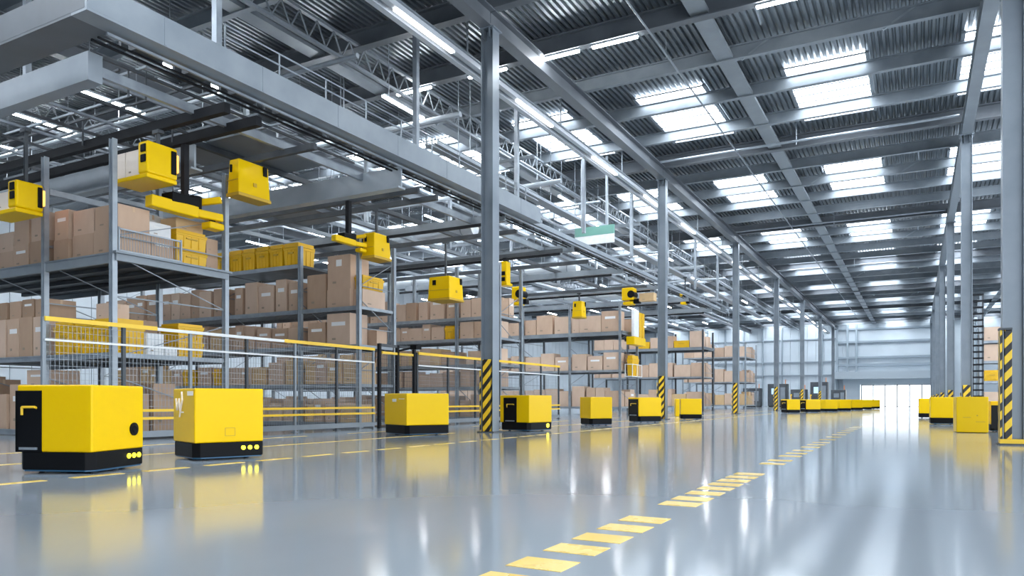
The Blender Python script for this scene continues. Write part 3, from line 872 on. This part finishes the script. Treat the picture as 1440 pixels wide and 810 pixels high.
fill(n6, 'middle deck', B6, 82.0, 2.9, 1.0, 1.6, 0.9, 1.5, 1.1, False, 0, 0, (2, 0))
fill(n6, 'lowest deck', B6, 82.0, 0.4, 1.0, 1.5, 0.9, 1.4, 1.1, False, 0, 0, (2, 4, 4))
side(n6, 'upper deck', XE, 83.4, 87.8, 5.6, 1.0, 1.5, 0.8, 1.2, 0.8, False)
side(n6, 'middle deck', XE, 83.4, 87.8, 2.9, 1.0, 1.5, 0.8, 1.2, 0.8, False)
side(n6, 'lowest deck', XE, 83.4, 87.8, 0.4, 1.0, 1.5, 0.8, 1.2, 0.8, False, (4, 2))

# --- right-hand rack
BR = [3.05, 5.6, 8.2]
rt = rack('grey rack half hidden behind the right-hand columns', [5.7, 3.05], 48.0, 49.6, (0.16, 1.95, 3.05, 4.15), 6.6)
k = 0
gR = 'cartons on the right-hand rack'
for z, lev in ((0.16, 'lowest deck'), (1.95, 'second deck'), (3.05, 'third deck'), (4.15, 'top deck')):
    x = 3.2
    for j in range(3):
        w, h = 0.72, random.choice((0.75, 0.85, 0.9))
        if lev == 'second deck' and j == 0:
            tote('yellow tote on the second deck of the right-hand rack', gR, x + w / 2, 48.1, z, w, 0.9, 0.6)
        else:
            tn_ = random.choice((0, 2, 2))
            carton('%s carton, %s from the left on the %s of the right-hand rack' % (TONE[tn_], ORD[j], lev), gR, x + w / 2, 48.08, z, w, 0.9, h if z > 0.5 else 1.2, tn_)
        x += w + 0.06
ld = thing('cable_ladder', 'dark vertical cable ladder beside the right-hand rack', 'ladder', (2.75, 45.5, 0))
b = MB()
for s in (-0.22, 0.22):
    b.box(s - 0.04, -0.06, 0, s + 0.04, 0.06, 6.4)
b.build('rail', M['charcoal'], ld)
b = MB()
for k in range(19):
    b.box(-0.26, -0.09, 0.4 + 0.33 * k, 0.26, 0.09, 0.49 + 0.33 * k)
b.build('rung', M['black_steel'], ld)

# ------------------------------------------------------------------ fence with wire panels
def fence(label, y0, y1, posts, dark=False):
    XF = -15.4
    t = thing('mesh_fence', label, 'fence', (XF, y0, 0), 0)
    L = y1 - y0
    n = posts
    for k in range(n + 1):
        yy = L * k / n
        MB().box(-0.035, yy - 0.035, 0.02, 0.035, yy + 0.035, 2.58).box(-0.08, yy - 0.08, 0, 0.08, yy + 0.08, 0.02).build('post', M['charcoal'] if (dark or k % 2) else M['mid_beam'], t)
    for k in range(n):
        a, b_ = L * k / n + 0.05, L * (k + 1) / n - 0.05
        p = MB()
        yy = a
        while yy <= b_:
            p.box(-0.003, yy - 0.003, 0.2, 0.003, yy + 0.003, 2.45)
            yy += 0.09
        z = 0.2
        while z <= 2.45:
            p.box(-0.003, a, z - 0.003, 0.003, b_, z + 0.003)
            z += 0.14
        p.build('mesh_panel', M['galv'], t)
    if dark:
        MB().box(0.036, 0, 2.50, 0.08, L, 2.59).build('top_rail', M['rail_yellow'], t)
    else:
        MB().box(0.036, 0, 2.50, 0.08, 2.5, 2.59).build('top_rail', M['rail_yellow'], t)
        MB().box(0.036, 2.5, 2.50, 0.08, 6.4, 2.57).build('top_rail', M['white_rail'], t)
        MB().box(0.036, 6.4, 2.50, 0.08, L, 2.59).build('top_rail', M['rail_yellow'], t)
    MB().box(0.036, 0, 2.10, 0.065, L, 2.14).build('middle_rail', M['white_rail'], t)
    MB().box(0.036, 0, 0.64, 0.08, L, 0.70).build('guard_rail', M['rail_yellow'], t)
    MB().box(0.036, 0, 0.46, 0.08, L, 0.52).build('guard_rail', M['rail_yellow'], t)
    MB().box(-0.04, 0, 0.06, 0.036, L, 0.2).build('kick_plate', M['mid_beam'], t)
    return t


fence('wire mesh fence with yellow rails in front of the nearest rack', 8.6, 18.9, 6)
fence('wire mesh fence with yellow rails running past the first striped column', 21.3, 33.0, 6, True)
gt = thing('fence_gate', 'tall dark-framed gate with black posts between the two mesh fences', 'gate', (-15.35, 19.15, 0))
for yy in (0.0, 0.95, 1.9):
    MB().box(-0.05, yy - 0.05, 0, 0.05, yy + 0.05, 2.75).build('post', M['black_steel'], gt)
MB().box(-0.04, 0, 2.66, 0.04, 1.9, 2.75).build('header', M['charcoal'], gt)
MB().box(-0.03, 0.1, 2.42, 0.05, 1.8, 2.50).build('top_rail', M['rail_yellow'], gt)
MB().bar((0, 0.95, 2.55), (0.45, 1.35, 2.7), 0.07).box(0.35, 1.2, 2.62, 0.6, 1.5, 2.76).build('sensor_arm', M['black'], gt)
b = MB()
yy = 0.1
while yy < 1.85:
    b.box(-0.004, yy - 0.004, 0.15, 0.004, yy + 0.004, 2.4)
    yy += 0.09
z = 0.15
while z < 2.4:
    b.box(-0.004, 0.06, z - 0.004, 0.004, 1.84, z + 0.004)
    z += 0.14
b.build('mesh_panel', M['charcoal'], gt)

# ------------------------------------------------------------------ overhead gantry on the left
og = thing('overhead_gantry', 'large grey overhead steel gantry hanging above the racks', 'gantry', (-12.5, 7.7, 7.6))


def gb(name, mb, m):
    return mb.build(name, m, og)


def ox(x):
    return x + 12.5


def oy(y):
    return y - 7.7


EL = 17.5
eb = MB().box(-0.06, 0, 0.05, 0.003, EL, 0.5).box(-0.45, 0, 0, 0.0, EL, 0.05).box(-0.3, 0, 0.5, 0.0, EL, 0.56)
eb.box(-0.45, EL, 0.0, -0.3, 48, 0.18)
k = 1.5
while k < EL:
    eb.box(0.0, k, 0.02, 0.012, k + 0.05, 0.54)
    k += 2.4
gb('edge_beam', eb, M['gantry'])
gb('end_beam', MB().box(-14, -0.003, 0.05, -0.06, 0.06, 0.5).box(-14, 0.0, 0, -0.45, 0.7, 0.05).box(-14, 0.0, 0.5, -0.06, 0.3, 0.56), M['dark_beam'])
gb('inner_beam', MB().box(-14, oy(8.9), -0.35, ox(-14.4), oy(9.2), 0.22), M['gantry'])
gb('inner_beam', MB().box(ox(-14.5), oy(9.2), -0.2, ox(-14.4), oy(30), 0.0), M['galv'])
for yy in (23.3, 29.4, 35.5, 41.6, 47.7, 53.8):
    gb('cross_beam', MB().box(-14, oy(yy), -0.24, -0.505, oy(yy) + 0.05, 0.02).box(-14, oy(yy) - 0.1, -0.28, -0.5, oy(yy) + 0.15, -0.24), M['mid_beam'])
    gb('carriage_rail', MB().box(-14, oy(yy) - 0.6, -0.5, -0.9, oy(yy) - 0.52, -0.4), M['black_steel'])
for yy in (17.2,):
    gb('cross_beam', MB().box(-14, oy(yy), -0.57, -0.505, oy(yy) + 0.06, -0.03).box(-14, oy(yy) - 0.12, -0.62, -0.5, oy(yy) + 0.2, -0.57).box(-14, oy(yy), -0.03, -0.5, oy(yy) + 0.25, 0.02), M['pale_steel'])
gb('cross_beam', MB().box(-14, oy(12.9), -0.70, ox(-16.36), oy(12.96), -0.1).box(-14, oy(12.8), -0.75, ox(-16.35), oy(13.15), -0.7), M['pale_steel'])
for yy in (11.35, 12.25, 14.1, 18.55, 19.55, 24.9, 29.0, 31.9, 40.4):
    gb('carriage_rail', MB().box(-13, oy(yy), -0.34, ox(-13.4), oy(yy) + (0.16 if yy < 13 else 0.12), -0.18 + (0.06 if yy < 13 else 0)), M['black_steel'] if yy < 13 else M['charcoal'])
for xx in (-14.9, -16.9, -18.9, -21.5, -24):
    gb('running_rail', MB().box(ox(xx), oy(13.0), 0.05, ox(xx) + 0.14, 44, 0.2), M['mid_beam'] if xx != -16.9 else M['charcoal'])
for (xa, xb, ya, yb) in ((-18.5, -15.4, 13.6, 16.6), (-22, -18.5, 19, 22), (-24, -20, 24, 28)):
    gb('tray_plate', MB().box(ox(xa), oy(ya), 0.22, ox(xb), oy(yb), 0.26), M['mid_beam'])
for k in range(26):
    yy = 9.2 + k * 1.15 + random.uniform(-0.3, 0.3)
    gb('junction_box', MB().box(ox(-13.2), oy(yy), -0.05, ox(-12.95), oy(yy) + random.uniform(0.2, 0.6), 0.18), M['charcoal'])
    gb('cable_clip', MB().box(ox(-13.5), oy(yy), 0.1, ox(-13.42), oy(yy) + 0.9, 0.22), M['charcoal'])
random.seed(5)
for k in range(16):                       # thin conduits and drops crowding the front bay
    yy = 9.4 + 0.48 * k + random.uniform(-0.12, 0.12)
    gb('conduit', MB().box(-13.5, oy(yy), 0.34 + 0.05 * (k % 3), ox(-13.6) - random.uniform(0, 2), oy(yy) + 0.05, 0.39 + 0.05 * (k % 3)), M[('galv', 'charcoal', 'mid_beam')[k % 3]])
    xx = random.uniform(-24, -14)
    gb('drop_rod', MB().box(ox(xx), oy(yy), -0.25, ox(xx) + 0.03, oy(yy) + 0.03, 0.36), M['charcoal'])
for k in range(9):
    xx = -14.6 - 1.1 * k
    gb('conduit', MB().box(ox(xx), oy(9.3), 0.25, ox(xx) + 0.06, oy(17), 0.31), M[('charcoal', 'galv')[k % 2]])
for xx, w in ((-12.9, 0.05), (-13.15, 0.035), (-13.35, 0.04)):
    gb('conduit', MB().box(ox(xx), 0.6, -0.09, ox(xx) + w, 50, -0.09 + w), M['galv'] if w > 0.04 else M['black_steel'])
for k, yy in enumerate((10.5, 17.4, 23.5, 29.6, 35.7, 41.8, 47.9, 54.0)):
    for xx in (-12.62, -19.5):
        gb('hanger', MB().box(ox(xx) - 0.07, oy(yy) - 0.07, 0.5, ox(xx) + 0.07, oy(yy) + 0.07, 4.0 if xx > -13 else 3.9), M['galv'])
rl = MB()                                 # low handrail along the gantry walkway
for z in (0.85, 1.1):
    rl.cyl((-0.12, 3, z), (-0.12, EL, z), 0.02, 6)
k = 3.0
while k < EL:
    rl.cyl((-0.12, k, 0.5), (-0.12, k, 1.1), 0.02, 6)
    k += 1.5
gb('handrail', rl, M['galv'])

# ------------------------------------------------------------------ services under the roof
def tray(label, X, Y_0, Y_1, z, w=0.5):
    t = thing('cable_tray', label, 'cable tray', (X, Y_0, z), 0, 'cable trays under the roof')
    L = Y_1 - Y_0
    MB().box(-w / 2, 0, 0, -w / 2 + 0.03, L, 0.12).box(w / 2 - 0.03, 0, 0, w / 2, L, 0.12).build('side_rail', M['pale_steel'], t)
    MB().box(-w / 2 + 0.03, 0, 0.0, w / 2 - 0.03, L, 0.015).build('tray_bed', M['galv'], t)
    for k in range(4):
        MB().cyl((-w / 2 + 0.09 + 0.1 * k, 0, 0.046), (-w / 2 + 0.09 + 0.1 * k, L, 0.046), 0.03, 6).build('cable', M['charcoal'], t)
    y = 2.0
    while y < L:
        for xx in (-w / 2, w / 2 - 0.02):
            MB().box(xx, y, 0.0, xx + 0.02, y + 0.02, ROOF - z).build('hanger_rod', M['galv'], t)
        y += 6.48
    return t


tray('wide pale cable tray beneath the gantry clutter, left of the light trunking', -13.9, 20.0, 78.0, 9.2)
tray('pale cable tray high over the third and fourth racks', -18.5, 22.0, 90.0, 9.3)
tray('cable tray high over the far left racks', -24.6, 18.0, 90.0, 9.4)

# long white light trunking beside the near column line
lt = thing('light_trunking', 'long white light trunking running down the hall beside the columns', 'light', (-11.55, -4.0, 10.6))
LT = 122
MB().box(-0.22, 0, 0, -0.05, LT, 0.16).build('trunking', M['trunk_white'], lt)
MB().box(0.10, 0, 0.02, 0.26, LT, 0.16).build('trunking', M['trunk_white'], lt)
MB().box(-0.30, 0, 0.16, 0.32, LT, 0.20).build('back_plate', M['mid_beam'], lt)
y = 6.0
k = 0
while y < LT - 4:
    MB().box(0.12, y, -0.03, 0.24, y + 2.6, 0.02).build('lit_tube', M['trunk_tube'], lt)
    y += 6.4
y = 3.0
while y < LT:
    MB().box(-0.02, y, 0.2, 0.02, y + 0.04, 1.9).build('hanger_rod', M['galv'], lt)
    y += 6.48

# tube lamps under the purlins
tube_spots = [(-3.2, 21.39, 'tube lamp under the dark purlin at the top right'), (-8.1, 21.39, 'tube lamp near the top middle, right of the first column'),
              (-12.6, 21.39, 'tube lamp under the dark purlin just left of the first column'), (-15.6, 21.39, 'tube lamp under the dark purlin farther left of the first column'),
              (-10.0, 21.39, 'short tube lamp beside the first column top')]
tproto = None


def tube_lamp(label, X, Y, z, L=1.5, rz=0.0, group='tube lamps under the roof'):
    t = thing('tube_lamp', label, 'lamp', (X, Y, z), rz, group)
    MB().box(-L / 2, -0.06, 0.0, L / 2, 0.06, 0.05).build('housing', M['pale_steel'], t)
    MB().box(-L / 2 + 0.03, -0.045, -0.05, L / 2 - 0.03, 0.045, 0.0).build('lit_tube', M['tube'], t)
    return t


for X, Y, lb in tube_spots:
    tube_lamp(lb, X, Y, 11.83, 1.5)
# lamps hung over the left racks
over = ['nearest rack', 'second rack', 'third rack', 'gap behind the third rack', 'fourth rack', 'gap before the fifth rack', 'fifth rack front', 'gap past fifth rack, added light', 'sixth rack']
proto = None
for j, Y in enumerate((13.2, 19.6, 26.1, 32.6, 39.1, 48.8, 58.5, 74.0, 92.0)):  # last two rows added to brighten the dark behind the far racks
    for k, X in enumerate((-15.4, -19.2, -23.0, -26.8, -31.0, -36.0, -41.0)):  # last two files added to light the dark left wall
        lb = 'long tube lamp over the %s, %s from the aisle' % (over[j], ORD[k])
        if proto is None:
            proto = tube_lamp(lb, X, Y, 10.4, 2.2, R(90), 'tube lamps over the left racks')
            MB().box(-0.8, -0.01, 0.05, -0.78, 0.01, 2.1).build('hanger_rod', M['galv'], proto)
            MB().box(0.78, -0.01, 0.05, 0.8, 0.01, 2.1).build('hanger_rod', M['galv'], proto)
            o = proto
        else:
            o = copy_tree(proto)
            o['label'] = lb
        o.location = (X + (0.7 if j % 2 else 0) - (3.4 if j == 0 else 0), Y + (1.6 if j == 0 else 0), 10.46)


# sprinkler and duct runs over the left half
def pipe(label, p, q, r, z_drop=0.35, m='galv', step=3.2, cat='pipe'):
    t = thing('sprinkler_pipe', label, cat, p, 0, 'pipes under the roof')
    d = Vector(q) - Vector(p)
    MB().cyl((0, 0, 0), d, r, 10).build('pipe_run', M[m], t)
    n = int(d.length / max(step, 5.0))
    for k in range(1, n):
        c = d * (k / n)
        MB().cyl(c, c + Vector((0, 0, -z_drop)), r * 0.4, 6).build('drop_pipe', M['pale_steel'], t)
        MB().cyl(c, c + Vector((0, 0, ROOF - p[2])), r * 0.25, 6).build('hanger_rod', M['galv'], t)
    return t


for k, X in enumerate((-14.6, -17.6, -20.8, -27.5, -32.0)):
    pipe('grey pipe along the hall under the roof, %s from the columns' % ORD[k], (X, 15.0 if k else 24.0, 10.9 - 0.25 * (k % 2)), (X, 100, 10.9 - 0.25 * (k % 2)), 0.06 + 0.02 * (k % 3))
for k, Y in enumerate((15.2, 20.2, 25.4, 27.9, 32.2, 37.8, 44.2, 51.2, 57.8)):
    pipe('grey pipe across the racks under the roof, %s from the camera' % ORD[k], (-12.9, Y, 9.95 + 0.15 * (k % 3)), (-38, Y, 9.95 + 0.15 * (k % 3)), 0.07 + 0.02 * (k % 2), 0.3, 'pale_steel' if k % 2 else 'galv')
for k, Y in enumerate((16.0, 28.6, 40.2, 52.0)):
    d_ = thing('air_duct', 'silver air duct across the left bays, %s from the camera' % ORD[k], 'duct', (-17.5, Y, 8.7), 0, 'air ducts over the racks')
    MB().cyl((0, 0, 0), (-22, 0, 0), 0.36, 20).build('duct_run', M['foam'], d_, smooth=False)
    for j in range(8):
        MB().cyl((-0.6 - 2.8 * j, 0, 0), (-0.55 - 2.8 * j, 0, 0), 0.385, 20).build('flange', M['galv'], d_)
    for j in range(4):
        MB().box(-2.4 - 5.6 * j, -0.01, 0.3, -2.38 - 5.6 * j, 0.01, ROOF - 8.65).build('hanger_rod', M['galv'], d_)
# lattice joist in the left bay
for k, X in enumerate((-15.3, -28.5)):
    j_ = MB()
    ya, yb = 4.0, 116.0
    j_.bar((X, ya, 11.95), (X, yb, 11.95), 0.12, 0.08).bar((X, ya, 11.25), (X, yb, 11.25), 0.12, 0.08)
    y = ya
    while y < yb - 1:
        j_.bar((X, y, 11.28), (X, y + 0.35, 11.92), 0.035).bar((X, y + 0.35, 11.92), (X, y + 0.7, 11.28), 0.035)
        y += 0.7
    trim(j_, M['mid_beam'])
# pipes over the aisle
pipe('thin pipe along the middle of the aisle ceiling', (-6.9, 16.0, 11.7), (-6.9, 110, 11.7), 0.03, 0.12, 'mid_beam', 6.48)
for k, Y in enumerate((33.0, 49.0, 65.5)):
    pipe('pipe across the aisle ceiling, %s from the camera' % ORD[k], (1.4, Y, 11.75), (-10.3, Y, 11.75), 0.05, 0.15, 'galv', 2.0)

# hanging sign between the columns
sg = thing('hanging_sign', 'white sign with pale green top hanging between the first two columns', 'sign', (-12.9, 31.5, 7.9))
MB().box(-0.95, -0.04, 0.1, 0.95, 0.04, 0.5).build('board', M['white_box'], sg)
MB().box(-0.95, -0.05, 0.5, 0.95, 0.05, 0.9).build('green_band', M['green_panel'], sg)
for x in (-0.6, 0.6):
    MB().box(x - 0.05, -0.05, 0.9, x + 0.05, 0.05, 4.0).build('hanger', M['pale_steel'], sg)

# ------------------------------------------------------------------ overhead shuttles (hang from the gantry rails)
def shuttle(label, X, Y, z, w, L, h, kind='head', rz=0.0, up=None):
    """z: underside; w across (x), L along (y); faces +X"""
    t = thing('overhead_shuttle', label, 'shuttle', (X, Y, z), rz, 'yellow shuttles hanging over the racks')
    if kind == 'head':
        MB().box(-w / 2, -L / 2, 0.10, w / 2, L / 2, h).build('housing', M['yellow'], t, bevel=0.05, seg=3)
        MB().box(-w / 2 - 1.0, -L / 2, 0.0, w / 2 - 0.02, L / 2, 0.10).build('tray', M['yellow'], t, bevel=0.02)
        for zz in (h * 0.80, h * 0.52):
            MB().box(-w * 0.15, -L / 2 - 0.03, zz - 0.09, w * 0.36, -L / 2 + 0.01, zz + 0.09).build('sensor_port', M['black'], t, bevel=0.02)
        MB().box(w / 2 - 0.01, L * 0.27, h * 0.25, w / 2 + 0.03, L * 0.44, h * 0.9).build('drive_panel', M['black'], t, bevel=0.015)
        MB().box(-w * 0.1, L / 2 - 0.01, h * 0.35, w * 0.4, L / 2 + 0.06, h * 0.85).build('warning_lamp', M['orange_lamp'], t, bevel=0.02)
    elif kind == 'bin':
        MB().frustum(-w / 2, -L / 2, w / 2, L / 2, 0.06, h, -0.04).build('bin', M['yellow'], t, bevel=0.03)
        MB().box(-w / 2 - 0.06, -L / 2 - 0.06, 0.0, w / 2 + 0.06, L / 2 + 0.06, 0.09).build('base_lip', M['tote_dark'], t, bevel=0.015)
        MB().box(w / 2 - 0.02, L * 0.30, h * 0.72, w / 2 + 0.05, L * 0.42, h * 0.97).build('clamp', M['black'], t)
        MB().box(w / 2 + 0.015, -L * 0.05, h * 0.34, w / 2 + 0.05, L * 0.06, h * 0.44).build('latch', M['tote_dark'], t)
        MB().box(-w / 2 - 0.03, -L / 2 - 0.045, h * 0.42, w / 2, -L / 2 - 0.02, h * 0.44).build('seam', M['tote_dark'], t)
        MB().box(-w * 0.3, -L / 2 - 0.05, h * 0.65, -w * 0.15, -L / 2 - 0.0, h * 0.85).build('clamp', M['black'], t)
    elif kind == 'claw':
        MB().box(-w / 2, -L / 2, 0.25, w * 0.2, L / 2, h).build('housing', M['yellow'], t, bevel=0.05)
        MB().cyl((w * 0.05, -L / 2 - 0.02, h * 0.6), (w * 0.05, L / 2 + 0.02, h * 0.6), h * 0.22, 16).build('motor', M['black'], t)
        MB().box(-w * 0.45, -L * 0.4, 0.0, w * 0.15, L * 0.4, 0.18).build('gripper', M['yellow'], t, bevel=0.04)
        MB().box(-w * 0.1, -L * 0.15, 0.15, w * 0.1, L * 0.15, 0.3).build('wrist', M['black'], t)
        MB().box(w * 0.15, -L * 0.3, 0.05, w * 0.5, L * 0.3, 0.3).build('counterweight', M['black'], t, bevel=0.03)
    elif kind == 'mast':
        MB().box(-w / 2, -L / 2, 0.1, w / 2, L / 2, h).build('housing', M['yellow'], t, bevel=0.05)
        for zz in (0.18, 0.42):
            MB().box(-w / 2 - 0.03, -L / 2 - 0.04, h * zz, w * 0.3, -L / 2 + 0.02, h * zz + h * 0.16).build('sensor_port', M['black'], t, bevel=0.02)
        MB().cyl((0, 0, h), (0, 0, h + 0.16), w * 0.35, 14).build('motor', M['black'], t)
        MB().box(-w / 2 - 0.05, -L / 2 - 0.08, 0.0, w / 2 + 0.05, L / 2 + 0.08, 0.12).build('base_lip', M['yellow'], t, bevel=0.02)
    up = (7.259 - z) if up is None else up
    if up > h:
        MB().box(-0.035, -0.035, h - 0.05, 0.035, 0.035, up).box(-0.12, -0.07, up - 0.08, 0.12, 0.07, up).build('hanger_arm', M['charcoal'], t)
    return t


shuttle('yellow shuttle head with orange lamp carrying pale cartons, over the nearest rack', -15.72, 11.4, 6.05, 0.36, 0.80, 0.85)
carton('pale cream carton on the shuttle tray over the nearest rack, beside the yellow head', 'cartons carried by shuttles', -16.22, 11.1, 6.152, 0.53, 0.62, 0.62, 0, True, False, 0, 'cream_carton', M['cream_box'])
carton('pale cream carton on the shuttle tray over the nearest rack, outer one', 'cartons carried by shuttles', -16.74, 11.1, 6.152, 0.46, 0.62, 0.62, 0, True, False, 0, 'cream_carton', M['cream_box'])
shuttle('yellow shuttle head with two black ports at the left edge of the photo', -18.35, 9.85, 5.25, 0.36, 0.62, 0.74)
carton('pale carton on the tray of the shuttle at the left edge', 'cartons carried by shuttles', -18.85, 9.6, 5.352, 0.53, 0.48, 0.42, 0, True, False, 0, 'cream_carton', M['cream_box'])
shuttle('large yellow hopper bin under the gantry beside the rear post of the nearest rack', -15.75, 14.15, 6.26, 0.36, 1.0, 0.98, 'bin')
shuttle('yellow bin held below the gantry arm over the second rack end', -15.79, 19.55, 5.55, 0.45, 0.80, 0.85, 'bin')
shuttle('wide yellow bin hanging over the third rack', -16.6, 24.9, 4.85, 0.95, 0.95, 0.95, 'bin')
shuttle('slim yellow hoist with black sensors just right of the first column', -16.15, 29.0, 6.0, 0.34, 0.40, 1.08, 'mast')
shuttle('small yellow claw with black motor hanging right of the first column', -16.9, 31.9, 5.5, 0.75, 0.55, 0.9, 'claw')
shuttle('yellow bin just above the cartons of the fourth rack', -17.6, 40.6, 5.75, 0.55, 0.6, 1.0, 'bin')
shuttle('black-topped yellow claw hanging left of the second column', -14.2, 40.2, 6.3, 1.0, 0.6, 0.95, 'claw')
carton('golden brown carton held by the claw left of the second column', 'cartons carried by shuttles', -13.274, 40.0, 6.45, 0.85, 0.5, 0.44, 4)
shuttle('small yellow claw with black top hanging right of the second column', -13.75, 49.6, 7.35, 0.6, 0.6, 0.8, 'claw', up=1.855)


def arm(label, X, Y, z, s=1.0):
    t = thing('gantry_arm', label, 'robot arm', (X, Y, z), 0, 'yellow arms hanging over the racks')
    MB().bar((0, -1.0 * s, 0.02), (0.08, 0.25 * s, -0.02), 0.30 * s, 0.28 * s).bar((0.08, 0.25 * s, -0.02), (0.1, 1.0 * s, 0.0), 0.24 * s, 0.2 * s).build('boom', M['yellow'], t, bevel=0.03)
    MB().bar((-0.7 * s, 0.1 * s, 0.22 * s), (0.3 * s, 0.85 * s, 0.42 * s), 0.14 * s, 0.16 * s).build('link_bar', M['yellow'], t, bevel=0.02)
    MB().box(-0.22 * s, -0.5 * s, 0.1 * s, 0.2 * s, 0.25 * s, 0.34 * s).cyl((0, 0.3 * s, 0.0), (0, 0.3 * s, 0.42 * s), 0.16 * s, 14).build('motor', M['black'], t, bevel=0.02)
    MB().box(-0.1 * s, 0.55 * s, -0.34 * s, 0.25 * s, 1.0 * s, -0.16 * s).build('gripper', M['yellow'], t, bevel=0.04)
    MB().cyl((0.08, 0.75 * s, -0.18 * s), (0.08, 0.75 * s, 0.02), 0.08 * s, 10).build('wrist', M['black'], t)
    MB().box(-0.07, -0.07, 0.3 * s, 0.07, 0.07, 7.259 - z).build('hanger_arm', M['black_steel'], t)
    return t


arm('yellow robot arm with black motor beneath the shuttle over the nearest rack', -16.0, 12.35, 5.62, 1.0)
arm('yellow robot arm over the second rack end, left of its bin', -15.95, 18.35, 5.95, 0.7)
yl = thing('lift_frame', 'yellow lift with white cover at the aisle side of the fourth rack', 'lift', (-15.75, 44.4, 4.4))
MB().box(-0.3, 0, 0, 0.25, 2.2, 0.5).build('platform', M['yellow'], yl, bevel=0.03)
MB().box(0.0, 0.1, 0.5, 0.2, 1.0, 2.2).build('cover', M['white_box'], yl, bevel=0.03)
for yy in (1.15, 1.7):
    MB().box(-0.1, yy, 0.5, 0.2, yy + 0.4, 2.1).build('cassette', M['tote_yellow'], yl, bevel=0.02)
MB().box(-0.4, 0, 0.2, -0.3, 2.2, 0.4).build('bracket', M['black_steel'], yl)

# ------------------------------------------------------------------ machines along the far left wall
for k, (X, Y, w, h) in enumerate(((-20.5, 108, 2.4, 2.6), (-17.2, 109, 2.6, 3.2), (-14.3, 108, 2.0, 2.4), (-11.8, 109, 2.2, 3.4), (-9.3, 108, 1.8, 2.3))):
    t = thing('machine_cabinet', 'dark machine cabinet against the far wall, %s from the left' % ORD[k], 'machine', (X, Y, 0), 0, 'machines by the far wall')
    MB().box(-w / 2, 0, 0.1, w / 2, 1.6, h).build('housing', M['charcoal'], t, bevel=0.03)
    MB().box(-w / 2 + 0.1, 0.1, 0, w / 2 - 0.1, 1.5, 0.1).build('plinth', M['black_steel'], t)
    MB().box(-w * 0.3, -0.03, h * 0.55, w * 0.05, 0.0, h * 0.8).build('screen', M['screen'] if k in (1, 3) else M['mid_beam'], t)
    MB().box(w * 0.15, -0.03, h * 0.3, w * 0.4, 0.0, h * 0.85).build('access_panel', M['mid_beam'], t)
    MB().cyl((w * 0.4, 0.3, h), (w * 0.4, 0.3, h + 0.6), 0.05, 8).build('beacon_pole', M['orange_bin'], t)
